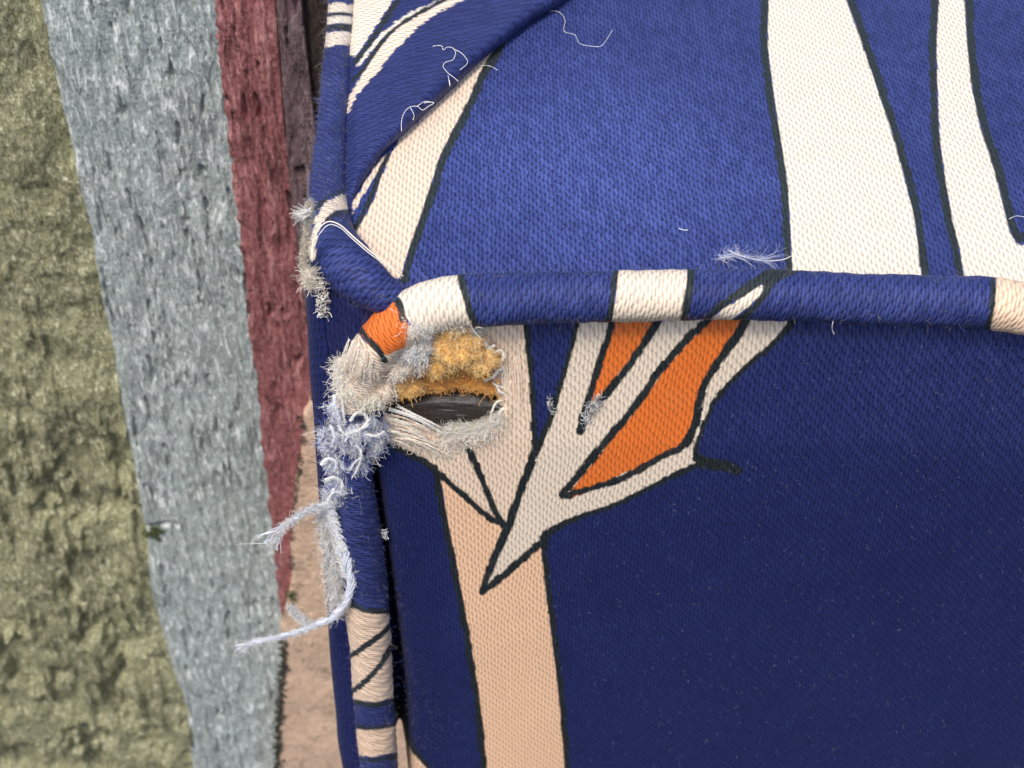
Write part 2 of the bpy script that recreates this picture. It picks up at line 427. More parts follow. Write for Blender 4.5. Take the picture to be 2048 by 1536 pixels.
def print_attrs(V, wuv, key, painted_sheen=None):
    P = pix(V); d = PRINT[key]
    sc = np.full(len(P), 60.0); tone = np.zeros(len(P)); so_ = sc.copy(); sk = sc.copy()
    for poly, t in d['cream']:
        q = poly_sd(P, curve_closed(poly)); tone = np.where(q < np.minimum(sc, 1e9), t, tone); sc = np.minimum(sc, q)
    for poly in d['orange']: so_ = np.minimum(so_, poly_sd(P, poly))
    for pts, w in d['black']:
        w = np.broadcast_to(np.asarray(w, float), (len(pts),))
        c = smooth_path(np.c_[np.asarray(pts, float), np.zeros(len(pts)), w], 5*len(pts))
        sk = np.minimum(sk, line_sd(P, c[:, :2], c[:, 3]))
    if painted_sheen is None: painted_sheen = np.zeros(len(P))
    wuv = np.c_[wuv, np.zeros(len(wuv))] if wuv.shape[1] == 2 else wuv
    return dict(sdc=np.clip(sc, -60, 60), sdo=np.clip(so_, -60, 60), sdk=np.clip(sk, -60, 60), tone=tone, wuv=wuv, painted_sheen=painted_sheen)
def curve_closed(poly): return np.asarray(poly, float)

# ------------------------------------------------------------------ the wall behind
WALL_Y = 1300.0
wall = thing('painted_wall', 'rough weathered wall behind the seat painted in olive, grey blue, red and mauve stripes', 'wall', (-600, WALL_Y+200, -2600))
def interp(pts, v): p = np.asarray(pts, float); return np.interp(v, p[:, 1], p[:, 0])
B0 = [(-700, -200), (-450, 1700)]
B1 = [(30, -200), (82, 0), (123, 196), (155, 346), (182, 456), (200, 561), (228, 700), (237, 760), (268, 927), (293, 1063), (303, 1179), (333, 1290), (354, 1361), (376, 1420), (381, 1492), (390, 1560), (410, 1700)]
B2 = [(410, -200), (430, 0), (432, 46), (456, 274), (481, 479), (504, 700), (515, 760), (530, 962), (545, 1063), (560, 1230), (572, 1290), (600, 1400), (620, 1700)]
B3 = [(530, -200), (545, 0), (561, 228), (579, 410), (600, 593), (640, 800), (660, 1000), (680, 1300), (700, 1700)]
B4 = [(585, -200), (597, 0), (611, 137), (627, 274), (645, 410), (665, 593), (700, 800), (720, 1000), (740, 1300), (760, 1700)]
B5 = [(900, -200), (900, 1700)]
BP = [(620, 800), (606, 830), (606, 886), (592, 962), (585, 1063), (580, 1174), (564, 1245), (566, 1341), (553, 1467), (555, 1536), (553, 1700)]
def wall_strip(name, L, R, mat, y0, amp, seed, v0=-200, v1=1700, label=None, rough_edge=2.0, kindf=None, step=3.2):
    nv = int((v1-v0)/step); v = np.linspace(v0, v1, nv)
    l = interp(L, v); r = interp(R, v)
    l = l+(fbm(v/14, v*0+seed, seed)-.5)*rough_edge*2
    nu = max(8, int(np.max(r-l)/step)); t = np.linspace(0, 1, nu)
    uu = l[:, None]+(r-l)[:, None]*t[None, :]; vv = np.repeat(v[:, None], nu, 1)
    base = on_y(np.stack([uu, vv], -1), y0)
    x, z = base[..., 0], base[..., 2]
    n = amp*(fbm(x/60, z/150, seed, 5)-.5)*2
    if kindf: n = n+kindf(x, z)
    ed = np.minimum(t[None, :]*(r-l)[:, None], 40)/8.0
    roll = -5*np.exp(-ed*1.2)
    base[..., 1] = y0-n-roll*0-6*np.sin(np.clip(ed, 0, 1.57))
    # side returns into the wall, so that each strip has thickness
    lf = base[:, :1].copy(); lf[..., 1] = WALL_Y+60
    rt = base[:, -1:].copy(); rt[..., 1] = WALL_Y+60
    G = np.concatenate([lf, base, rt], 1)
    return mesh_obj(name, G.reshape(-1, 3), grid_faces(nv, nu+2)[:, ::-1], mat, wall, label=label)
def lumps(x, z):               # trowel lumps and holes of the bare render
    a = fbm(x/150, z/210, 91, 4); b = fbm(x/42, z/90, 55, 4)
    gouge = np.clip((fbm(x/170, z/230, 33, 4)-.55)*16, 0, 1)*np.clip((-z-1500)/900, .04, 1)
    ridge = np.clip((fbm(x/34, z/260, 17, 3)-.60)*9, 0, 1)*np.clip((-z-900)/900, .1, 1); grain = fbm(x/8, z/22, 27, 2)-.5
    return 26*ridge+5*grain+90*(a-.5)+14*(b-.5)-64*gouge+9*(fbm(x/14, z/40, 44, 3)-.5)
def slits(x, z):
    b = fbm(x/20, z/110, 71, 3); q = np.array([on_y(np.array([300., 1038.]), WALL_Y)[2], on_y(np.array([300., 60.]), WALL_Y)[0], on_y(np.array([362., 1038.]), WALL_Y)[0]])
    notch = np.exp(-((z-q[0]-.10*(x-q[2]))/9)**2)*(x < q[2]+20*(fbm(z/30, x/30, 6, 2)-.5))*(x > q[2]-150)
    rg = np.clip((fbm(x/26, z/300, 18, 3)-.60)*9, 0, 1)
    return -22*np.clip((b-.72)*10, 0, 1)+10*(fbm(x/26, z/80, 15, 3)-.5)-30*notch+7*rg+2*(fbm(x/9, z/30, 28, 2)-.5)
OL = paint_material('olive_paint', (.225, .22, .105), (.80, .78, .54), (.05, .05, .025), .6, .45, .40, 1.15)
GR = paint_material('grey_blue_paint', (.345, .405, .385), (.90, .95, .93), (.09, .10, .08), .72, .30, .24, .95)
RD = paint_material('red_paint', (.27, .075, .08), (.66, .33, .32), (.03, .008, .01), .5, .7, .2, .8)
MV = paint_material('mauve_paint', (.13, .075, .085), (.36, .26, .27), (.02, .01, .01), .5, .6, .2, .8)
DK = paint_material('painted_gap_shade', (.03, .02, .017), (.12, .08, .07), (.01, .008, .007), .3, .5, .25)  # dark colour stands for the shade between wall and seat
PE = paint_material('peach_paint', (.78, .53, .38), (.86, .66, .48), (.20, .16, .11), .25, .6, .9, .55)
wall_strip('render_coat', B0, [(u+16, v) for u, v in B1], OL, WALL_Y+8, 10, 3, kindf=lumps, label='rough olive render with gouges')
wall_strip('painted_stripe', B1, [(u+6, v) for u, v in B2], GR, WALL_Y-22, 12, 11, kindf=slits, rough_edge=1.6, label='grey blue stripe with pale flecks')
wall_strip('painted_stripe', B2, [(u+6, v) for u, v in B3], RD, WALL_Y-30, 9, 23, kindf=slits, rough_edge=6, label='dark red stripe')
wall_strip('painted_stripe', B3, [(u+6, v) for u, v in B4], MV, WALL_Y-28, 8, 31, kindf=slits, rough_edge=2.5, label='dull mauve stripe')
wall_strip('painted_stripe', B4, B5, DK, WALL_Y-4, 6, 47, label='dark brown strip painted as shade in the gap behind the seat')
wall_strip('painted_stripe', BP, [(900, 800), (900, 1700)], PE, WALL_Y-70, 6, 59, v0=800, rough_edge=7, label='peach stripe with black mould along its edge')
# mould crust along the peach edge and moss tuft
def crust(u, v, n, su, sv, size, mat, y):
    V, Fq = [], []; k = 0
    for i in range(n):
        c = on_y(np.array([rng.normal(u, su), rng.normal(v, sv)]), y-rng.random()*6)
        s = size*(.4+rng.random())
        ico = np.array([(0,0,1.2),(1,0,0),(0,1,0),(-1,0,0),(0,-1,0),(0,0,-1.2)], float)*(s*(.6+.8*rng.random((6, 1))))
        V.append(c+ico)
        for a, b in ((1,2),(2,3),(3,4),(4,1)):
            Fq.append((k, k+a, k+b)); Fq.append((k+5, k+b, k+a))
        k += 6
    return np.concatenate(V), np.array(Fq)
MO = simple('black_mould', (.025, .024, .016)); MS = simple('moss', (.05, .065, .015))
pv, pf, k = [], [], 0
for v in range(850, 1560, 5):
    if fbm(v/40.0, 3.3, 8, 2) < .44 and v < 1270: continue
    a, b = crust(interp(BP, v)+(1 if v > 1270 else -1), v, 9 if v > 1270 else 5, 4.2 if v > 1270 else 2.6, 4, 6.2 if v > 1270 else 3.2, MO, WALL_Y-78); pv.append(a); pf.append(b+k); k += len(a)
for (u, v, n) in ((330, 1062, 0), (604, 850, 10), (600, 940, 6)):
    if n: a, b = crust(u, v, n, 5, 9, 5, MO, WALL_Y-78); pv.append(a); pf.append(b+k); k += len(a)
mesh_obj('mould', np.concatenate(pv), np.concatenate(pf), MO, wall, smooth=False, kind='stuff')
a, b = crust(581, 1193, 60, 6, 9, 5, MS, WALL_Y-82); mesh_obj('moss', a, b, MS, wall, smooth=False, kind='stuff')
a, b = crust(309, 1065, 70, 10, 7, 6, MS, WALL_Y-34); mesh_obj('moss', a, b, MS, wall, smooth=False, kind='stuff')

# ------------------------------------------------------------------ the seat
seat = thing('upholstered_seat', 'corner of a navy printed satin seat with piping, torn open to its foam', 'seat', (500, 560, -1950))
X0, X1, YB, ZB = -380.0, 1500.0, 1150.0, -1950.0

# top panel
nx, ny = 380, 230
x = np.linspace(-385, X1, nx); y = np.linspace(5, YB, ny)
XX, YY = np.meshgrid(x, y, indexing='ij')
ZZ = -14+26*(1-np.exp(-YY/120))+10*(fbm(XX/500, YY/400, 5, 2)-.5)-16*np.exp(-(YY/45)**2)-25*np.clip((-335-XX)/50, 0, 1)*np.clip((260-YY)/150, 0, 1)
V = np.stack([XX, YY, ZZ], -1).reshape(-1, 3)
painted_sheen = np.clip(.38+.6*np.exp(-(((V[:, 0]-150)/420)**2+((V[:, 1]-420)/420)**2))+.25*(fbm(V[:, 0]/90, V[:, 1]/90, 12)-.5), 0, 1)  # sky gloss put into the colour: navy lighter on top, most in the middle
mesh_obj('top_panel', V, grid_faces(nx, ny), FAB, seat, attrs=print_attrs(V, V[:, :2]*np.array([1, 1.25]), 'top', painted_sheen))

# pleat: folded fabric lying over the top panel in the corner
cr = smooth_path(CREASE, 200)
nr, nc = 190, 110
vv = np.linspace(-60, 425, nr); cu = np.interp(vv, cr[:, 1], cr[:, 0])
lu = np.interp(vv, [-60, 0, 100, 250, 400, 430], [680, 683, 676, 666, 660, 662])
tt = np.linspace(0, 1, nc)**1.0
UU = lu[:, None]+(cu-lu)[:, None]*tt[None, :]; VV_ = np.repeat(vv[:, None], nc, 1)
uvf = np.stack([UU, VV_], -1).reshape(-1, 2)
dc = np.full(len(uvf), 1e9)
for i in range(0, len(cr)-1, 2):
    dc = np.minimum(dc, seg_dist(uvf, cr[i], cr[min(i+2, len(cr)-1)])[0])
hz = 62*np.sqrt(np.clip(1-(1-np.clip(dc/42, 0, 1))**2, 0, 1))*(.45+.55*np.clip((uvf[:, 0]-690)/120, 0, 1))
hz = hz*(1-.35*np.clip((dc-40)/200, 0, 1))+6+4*(fbm(uvf[:, 0]/60, uvf[:, 1]/60, 9)-.5)-24*np.clip((712-uvf[:, 0])/40, 0, 1)
# ripples running with the fold
al = (uvf[:, 0]*.74-uvf[:, 1]*.67); hz += 2.5*np.sin(dc/17+fbm(al/120, dc/80, 4)*5)*np.clip(dc/40, 0, 1)
V = on_z(uvf, 5.0+hz)
ang = math.radians(-78)
wu = np.c_[V[:, 0]*math.cos(ang)-V[:, 1]*math.sin(ang), (V[:, 0]*math.sin(ang)+V[:, 1]*math.cos(ang))]
mesh_obj('pleat', V, grid_faces(nr, nc)[:, ::-1], FAB, seat, attrs=print_attrs(V, wu, 'pleat', np.full(len(V), .25)))

# front panel with the tear
HOLE = np.array([(768,822),(776,780),(786,740),(800,690),(830,640),(872,625),(925,632),(950,655),(966,695),(988,728),(1006,768),(1010,812),(998,842),(972,862),(930,870),(885,868),(840,850),(800,838)], float)
nx, nz = 420, 380
x = np.linspace(-378, X1, nx); z = np.linspace(10, ZB, nz)
XX, ZZ = np.meshgrid(x, z, indexing='ij')
xl = -372+10*np.sin(ZZ/300)
groove = 240*np.exp(-((XX-(xl+38))/30)**2)*np.clip((-ZZ-430)/160, 0, 1)+60*np.clip((-330-XX+0*ZZ)/20, 0, 1)*np.clip((-ZZ-430)/160, 0, 1)
YYf = groove+55*np.exp(-((ZZ+42)/36)**2)*np.clip((XX+60)/80, 0, 1)-22*np.clip((XX+330)/400, 0, 1)*np.clip(-ZZ/400, 0, 1)+14*(fbm(XX/420, ZZ/500, 6, 2)-.5)
V = np.stack([XX, YYf, ZZ], -1).reshape(-1, 3)
Pp = pix(V); hd = poly_sd(Pp, HOLE)
V[:, 1] -= 5*np.exp(-((hd-8)/14)**2)*(Pp[:, 1] > 760)          # torn rim lifts outward
V[:, 1] += np.clip(-hd, 0, 10)*1.5
Fq = grid_faces(nx, nz)[:, ::-1]
hn = hd+9*(fbm(Pp[:, 0]/7, Pp[:, 1]/7, 2, 3)-.5)
keep = ~(hn[Fq].max(1) < 1)
painted_sheen = np.clip(.05+.18*np.clip((V[:, 2]+500)/500, 0, 1)+.14*np.clip((V[:, 0]-100)/900, 0, 1)*np.clip((V[:, 2]+700)/600, 0, 1)+.10*(fbm(V[:, 0]/140, V[:, 2]/140, 14)-.5)-.2*np.clip((-V[:, 0]-150)/200, 0, 1), 0, 1)  # less painted gloss on the front, fading downward and to the left
at = print_attrs(V, V[:, [0, 2]]*np.array([1, 1.2]), 'front', painted_sheen)
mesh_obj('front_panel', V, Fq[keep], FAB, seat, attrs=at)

# side panel, bulging past the piping
ny, nz = 90, 240
y = np.linspace(0, 1, ny)**1.6*YB; z = np.linspace(24, ZB, nz)
YY, ZZ = np.meshgrid(y, z, indexing='ij')
f = 1-np.exp(-YY/28); zf = np.clip(-ZZ/1800, 0, 1)
XXs = X0-f*(44+88*zf**.8)*(1-.35*(YY/YB))-10*(fbm(YY/300, ZZ/300, 21, 2)-.5)
V = np.stack([XXs, YY+8, ZZ], -1).reshape(-1, 3)
mesh_obj('side_panel', V, grid_faces(ny, nz), FAB, seat, attrs=print_attrs(V, V[:, [1, 2]]*np.array([1, 1.25]), 'side', np.full(len(V), .0)))  # no painted gloss here, so the shaded side keeps the darkest navy

# piping
TUBES = {}
def tube(name, path, key, sides=44, step=6.0, label=None, wn=.15, twist=.10, squash=1.0):
    path = np.asarray(path, float)
    L = np.linalg.norm(np.diff(path[:, :3], axis=0), axis=1).sum(); n = int(L/step)
    c = smooth_path(path, n); P, r = c[:, :3], c[:, 3]
    T = np.gradient(P, axis=0); T /= np.linalg.norm(T, axis=1, keepdims=True)
    N = np.cross(T, FW); N /= np.linalg.norm(N, axis=1, keepdims=True); B = np.cross(T, N)
    s = np.r_[0, np.cumsum(np.linalg.norm(np.diff(P, axis=0), axis=1))]
    th = np.linspace(0, 2*math.pi, sides, endpoint=False)
    rr = r[:, None]*(1+.07*(fbm(s[:, None]/90, th[None, :]*1.0, 61, 3)-.5)*2)
    # seam cinches: slight gathers across the cord
    rr = rr*(1+.012*np.sin(s[:, None]/7+3*fbm(s[:, None]/40, th[None, :], 3))) 
    G = P[:, None, :]+rr[..., None]*(N[:, None, :]*np.cos(th)[None, :, None]+B[:, None, :]*np.sin(th)[None, :, None])
    # weave coordinate symmetric on both halves so that the join is behind
    tw = ((th-math.pi/2+math.pi) % (2*math.pi))-math.pi
    arc = (tw[None, :]*52)+0*s[:, None]
    wuv = np.stack([s[:, None]*1.12+twist*arc, arc*1.05], -1).reshape(-1, 2)
    TUBES[name] = (P, r, N, B)
    V = G.reshape(-1, 3)
    wn_ = np.clip(wn+.5*(fbm(V[:, 0]/60, V[:, 2]/60+V[:, 1]/60, 18)-.5), 0, 1)  # satin highlight painted into the cord's navy, in random blotches
    return mesh_obj('piping', V, grid_faces(n, sides, True), FAB, seat, attrs=print_attrs(V, wuv, key, wn_), label=label)
def pth(pts, f):
    out = []
    for u, v, off, r in pts: out.append([*f(np.array([u, v], float), off), r])
    return out
main = pth([(2120,632,-14,52),(1990,608,-15,52),(1800,600,-15,50),(1600,592,-15,51),(1380,589,-15,51),(1150,594,-15,51),(980,599,-17,52),
            (900,606,-20,53),(835,625,-24,53),(780,662,-26,50),(742,712,-24,48),(718,768,-18,44),(706,830,-8,38),(703,900,-8,42),(709,1000,-12,48),(722,1100,-14,53),(733,1203,-15,54),(741,1300,-15,53),(747,1400,-15,53),(757,1520,-15,53),(767,1640,-15,53)], on_y)
tube('main', main, 'piping', label='navy and cream piping along the front edge, torn and frayed at the corner', wn=.42)
corner = pth([(694,-110,22,32),(684,0,20,32),(676,100,18,33),(665,250,17,36),(656,350,18,38),(655,420,26,42),(662,478,36,52),(692,530,38,57),(732,566,30,50),(775,594,8,38),(815,615,-20,24)], on_z)
tube('corner', corner, 'corner', label='navy piping between the top and the side, kinked at the corner', wn=.35)

# seat foam and the hard edge strip inside the tear
def foam_block():
    # closed core; its front shows in the tear and is lumpy
    nx, nz = 260, 260
    x = np.linspace(-345, 150, nx); z = np.linspace(-40, -440, nz)
    XX, ZZ = np.meshgrid(x, z, indexing='ij')
    lump = fbm(XX/42, ZZ/36, 77, 6)
    Y = 44-60*(lump-.35)-62*np.exp(-(((XX+118)/62)**2+((ZZ+105)/62)**2))-34*np.exp(-(((XX+215)/36)**2+((ZZ+205)/26)**2))+14*(fbm(XX/10, ZZ/10, 5, 3)-.5)
    edge = np.minimum.reduce([(XX+345), (150-XX), (-40-ZZ), (ZZ+440)])
    Y = np.where(edge < 14, 70, Y)
    Y = np.maximum(Y, -46)
    V = np.stack([XX, Y, ZZ], -1).reshape(-1, 3)
    return mesh_obj('foam', V, grid_faces(nx, nz)[:, ::-1], FOAM, seat, label='crumbling ochre foam showing in the tear')
foam_block()
cv = np.array([(-290,150,-30),(X1,150,-30),(X1,YB-20,-30),(-290,YB-20,-30),(-290,150,ZB+10),(X1,150,ZB+10),(X1,YB-20,ZB+10),(-290,YB-20,ZB+10)], float)
cf = np.array([(0,1,2,3),(7,6,5,4),(0,4,5,1),(1,5,6,2),(2,6,7,3),(3,7,4,0)])
mesh_obj('foam_core', cv, cf, FOAM, seat, smooth=False)

TE = smooth_path([(760,822),(785,803),(830,786),(885,776),(940,776),(1000,789),(1030,805)], 90)
BE = smooth_path([(760,838),(800,852),(850,866),(900,880),(950,888),(1000,884),(1030,870)], 90)
m_ = 30; rows = []
for j in range(m_):
    t = j/(m_-1)
    uvj = TE*(1-t)+BE*t
    yo = 34-44*min(1, t/.3)**.6+6*max(0, t-.3)+2*(vnoise(np.arange(90)/9., np.full(90, t*6.))-.5)
    rows.append(on_y(uvj, yo))
back = [r+np.array([0, 14, -2]) for r in rows[::-1]]
G = np.stack(rows+back, 0)
mesh_obj('edge_strip', G.reshape(-1, 3), np.concatenate([grid_faces(len(rows)*2, 90), ]), PLAS, seat, label='dark scratched plastic edge strip showing in the tear')

# ------------------------------------------------------------------ frayed yarns
CRM = np.array([.92, .82, .67]); WHT = np.array([.92, .89, .85]); PCH = np.array([.70, .47, .32]); GRY = np.array([.52, .53, .56]); BLU = np.array([.48, .53, .70]); NVY = np.array([.03, .045, .2]); OCH = np.array([.85, .45, .09])
def tint(n, cols, jit=.12):
    cols = np.array(cols); c = cols[rng.integers(0, len(cols), n)]
    return np.clip(c*(1+jit*rng.normal(size=(n, 1))), .005, .92)
def fray(root_uv, ang, length, lift, curl, rad, cols, K=9, yoff=-12.0, spread=.35, start=0.0, plane=on_y):
    """fibres rooted at photo positions; ang in degrees (0 right, 90 up) measured in the picture plane, lift = how far they rise off the cloth"""
    root_uv = np.atleast_2d(root_uv); n = len(root_uv)
    a = np.radians(np.broadcast_to(ang, (n,))+rng.normal(0, 57*spread*.5, n))
    L = np.broadcast_to(length, (n,))*rng.uniform(.45, 1.25, n)
    da = rng.normal(0, curl, n); t = np.linspace(0, 1, K)
    u = np.zeros((n, K)); v = np.zeros((n, K)); aa = a.copy()
    u[:, 0] = root_uv[:, 0]; v[:, 0] = root_uv[:, 1]
    for k in range(1, K):
        aa = aa+da/K+rng.normal(0, curl*.35, n)/math.sqrt(K)
        u[:, k] = u[:, k-1]+np.cos(aa)*L/K; v[:, k] = v[:, k-1]-np.sin(aa)*L/K
    lf = np.broadcast_to(lift, (n,))*rng.uniform(.3, 1.3, n)
    off = np.broadcast_to(yoff, (n,))[:, None]-(lf[:, None]*np.sin(t*math.pi*rng.uniform(.45, .95, n)[:, None]))
    if plane is on_z: off = -off
    P = plane(np.stack([u, v], -1), off)
    r = rad*rng.uniform(.6, 1.3, n)[:, None]*np.linspace(1, .45, K)[None, :]
    return strands(P, r, tint(n, cols))
def wool(poly, n, length, rad, cols, yrange, K=12, curl=3.0, sides=3):
    """tangled curly fibres filling a patch"""
    poly = np.array(poly, float); lo, hi = poly.min(0), poly.max(0); pts = []
    while len(pts) < n:
        q = lo+(hi-lo)*rng.random((n*2, 2)); pts.extend(q[poly_sd(q, poly) < -1].tolist())
    uv = np.array(pts[:n])
    P0 = on_y(uv, rng.uniform(yrange[0], yrange[1], n))
    d = rng.normal(size=(n, 3)); d[:, 1] *= .6; d /= np.linalg.norm(d, axis=1, keepdims=True)
    P = np.zeros((n, K, 3)); P[:, 0] = P0; L = length*rng.uniform(.5, 1.4, n)
    ax = rng.normal(size=(n, 3)); ax /= np.linalg.norm(ax, axis=1, keepdims=True)
    w = rng.normal(0, curl, n)/K
    for k in range(1, K):
        d = d+np.cross(ax, d)*w[:, None]+rng.normal(0, .12, (n, 3)); d /= np.linalg.norm(d, axis=1, keepdims=True)
        P[:, k] = P[:, k-1]+d*(L/K)[:, None]
    r = rad*rng.uniform(.6, 1.3, n)[:, None]*np.linspace(1, .5, K)[None, :]
    return strands(P, r, tint(n, cols), sides)
def along(pts, n, jit=3.0):
    c = smooth_path(pts, 300); i = rng.integers(0, 300, n)
    return c[i]+rng.normal(0, jit, (n, 2)), i/299.0

# cloth pulled loose: felted wads of fibre with fine hairs on them, and twisted yarn ends
def wad(u, v, yoff, ru, rv, rd, col, seed, amp=.30, hairs=160, hl=9, cols=None):
    hairs = int(hairs*2.4)
    n, m = 34, 34
    th = np.linspace(0.02, math.pi-.02, n)[:, None]; ph = np.linspace(0, 2*math.pi, m, endpoint=False)[None, :]
    d = np.stack([np.sin(th)*np.cos(ph), np.sin(th)*np.sin(ph), np.cos(th)+0*ph], -1)
    q = fbm(d[..., 0]*2.3+d[..., 2]*1.1+9, d[..., 1]*2.3-d[..., 2]*1.4+9, seed, 5)
    q2 = fbm(d[..., 0]*7+d[..., 2]*3+30, d[..., 1]*7-d[..., 2]*4+30, seed+5, 3)
    k = 1+amp*2*(q-.5)+.22*(q2-.5)
    c = on_y(np.array([u, float(v)]), yoff)
    P = c+(d*k[..., None])[..., 0:1]*ru*RT+(d*k[..., None])[..., 1:2]*rv*UP-(d*k[..., None])[..., 2:3]*rd*FW
    tn = np.clip(np.array(col)[None, None]*(.7+.6*q2[..., None]), .01, .92)
    V = P.reshape(-1, 3); parts = [(V, grid_faces(n, m, True), tn.reshape(-1, 3))]
    i = rng.integers(0, len(V), hairs); dd = d.reshape(-1, 3)[i]
    nr = dd[:, :1]*RT+dd[:, 1:2]*UP-dd[:, 2:3]*FW
    K = 8; L = hl*.9*rng.uniform(.35, 1.5, hairs)
    tdir = nr*.30+rng.normal(size=(hairs, 3))*.9; tdir /= np.linalg.norm(tdir, axis=1, keepdims=True)
    hairs_w = rng.normal(size=(hairs, 1, 3)); cv_ = rng.normal(size=(hairs, 3))*1.5-nr*.4; t = np.linspace(0, 1, K)[None, :, None]
    Q = V[i][:, None]+L[:, None, None]*(tdir[:, None]*t+cv_[:, None]*t*t*.6+.30*np.sin(t*8+rng.random((hairs, 1, 1))*6)*hairs_w)
    parts.append(strands(Q, np.full((hairs, K), .38)*rng.uniform(.6, 1.3, (hairs, 1)), tint(hairs, cols or [np.array(col), WHT])))
    return merge(parts)
def yarn(path, w, cols, plies=3, turns=5, fuzz=30):
    c = smooth_path(path, 40); K = 40; t = np.linspace(0, 1, K); P0 = []
    for i in range(plies):
        ph = 2*math.pi*i/plies+t*turns*2*math.pi; tp = w*.45*(1-.55*t**3)*(1+.3*(vnoise(t*6, t*0+i*2.7+c[0, 0])-.5))
        d = np.gradient(c[:, :2], axis=0); d /= np.linalg.norm(d, axis=1, keepdims=True)+1e-9
        uv = c[:, :2]+np.stack([-d[:, 1], d[:, 0]], -1)*(np.cos(ph)*tp)[:, None]
        P0.append(on_y(uv, c[:, 2]+np.sin(ph)*tp))
    out = [strands(np.array(P0), np.tile(w*.30*(1-.5*t), (plies, 1)), tint(plies, cols, .05), 5)]
    if fuzz:
        i = rng.integers(0, K, fuzz); out.append(fray(c[i, :2]+rng.normal(0, w*.3, (fuzz, 2)), rng.uniform(0, 360, fuzz), w*2.2, 4, 3, .42, cols, yoff=c[i, 2], K=7))
    return merge(out)
LB = np.array([.68, .74, .88]); LG = np.array([.74, .755, .79]); PK = np.array([.84, .64, .53])

# rim of the tear
parts = []
r_, t_ = along([(935,655),(960,690),(985,722),(1003,760),(1010,800),(1000,842)], 520, 4)
parts.append(fray(r_, 160+30*t_, 16, 8, 2.6, .55, [CRM, WHT, PK], yoff=-6, spread=1.6))
for p in ([(1003,700),(985,708),(962,728),(944,738)], [(1010,742),(998,740),(986,754),(968,762)], [(1012,752),(1004,733),(990,722),(978,712)], [(990,690),(975,700),(968,712)],
          [(1006,800),(992,806),(984,822),(980,836)], [(1012,815),(1000,824),(996,842),(985,852)], [(1008,775),(996,772),(984,765)], [(1010,790),(1000,784),(993,772)],
          [(960,668),(972,688),(986,702)], [(940,655),(955,672),(975,690)], [(1000,726),(1008,715),(1004,700)]):
    parts.append(yarn([(u, v, -10-14*math.sin(i/len(p)*3.1)) for i, (u, v) in enumerate(p)], rng.uniform(3.2, 5.5), [WHT, CRM], fuzz=26))
# lower lip: pale yarn swept across, then fluffy tufts
for k in range(26):
    a = rng.random(); u0 = 765+60*rng.random(); v0 = 826+52*rng.random(); L = rng.uniform(45, 110)
    sl_ = rng.uniform(.28, .48)
    parts.append(yarn([(u0, v0, -16), (u0+L*.35, v0+L*.35*sl_-3, -26-6*rng.random()), (u0+L*.7, v0+L*.7*sl_, -24), (u0+L, v0+L*sl_+2, -10)], rng.uniform(1.8, 3.4), [WHT, CRM, CRM, PK], plies=2, turns=3, fuzz=14))
parts.append(yarn([(778,818,-20),(810,828,-30),(850,846,-30),(888,868,-18)], 6, [WHT, WHT], fuzz=30))
parts.append(yarn([(795,812,-20),(830,830,-32),(868,848,-30),(890,860,-18)], 4.5, [WHT, CRM], fuzz=30))
r_, t_ = along([(885,868),(915,862),(950,862),(980,852),(1000,838)], 900, 6)
parts.append(fray(np.repeat(r_, 2, 0), 100, 17, 12, 3.0, .55, [CRM, WHT, CRM, WHT], yoff=-16, spread=1.8))
r_, t_ = along([(775,862),(815,880),(870,895),(905,900)], 800, 6)
parts.append(fray(r_, 335, 24, 10, 1.6, .6, [CRM, PK, CRM, WHT], yoff=-8, spread=.9))
r_, t_ = along([(890,880),(930,884),(980,874),(1008,850)], 450, 5)
parts.append(fray(np.repeat(r_, 2, 0), 275, 17, 6, 2.2, .55, [CRM, CRM, PK], yoff=-14, spread=1.2))
for u, v, r0 in ((900,872,11),(922,866,12),(945,868,11),(966,862,10),(985,850,10)):
    parts.append(wad(u, v, -12, r0*1.5, r0*.8, 9, CRM*.95, int(u), .45, 260, 11, [CRM, WHT, PK]))
# unravelled upright yarns right of the tear
for u in np.arange(1006, 1046, 5.2):
    v0, v1 = 700+rng.uniform(-12, 25), 900+rng.uniform(-20, 20); j = rng.uniform(-1, 1, 4)*1.2
    parts.append(yarn([(u+j[0]-4, v0, -6), (u+j[1], v0+60, -13), (u+j[2]+1, v0+130, -14), (u+j[3]+3, v1, -6)], 3.2, [CRM, CRM, PK], plies=2, turns=9, fuzz=12))
V, Fq, T = merge(parts); mesh_obj('frayed_rim', V, Fq, FIB, seat, attrs=dict(tint=T), kind='stuff', label='cream yarn ends fraying round the tear')

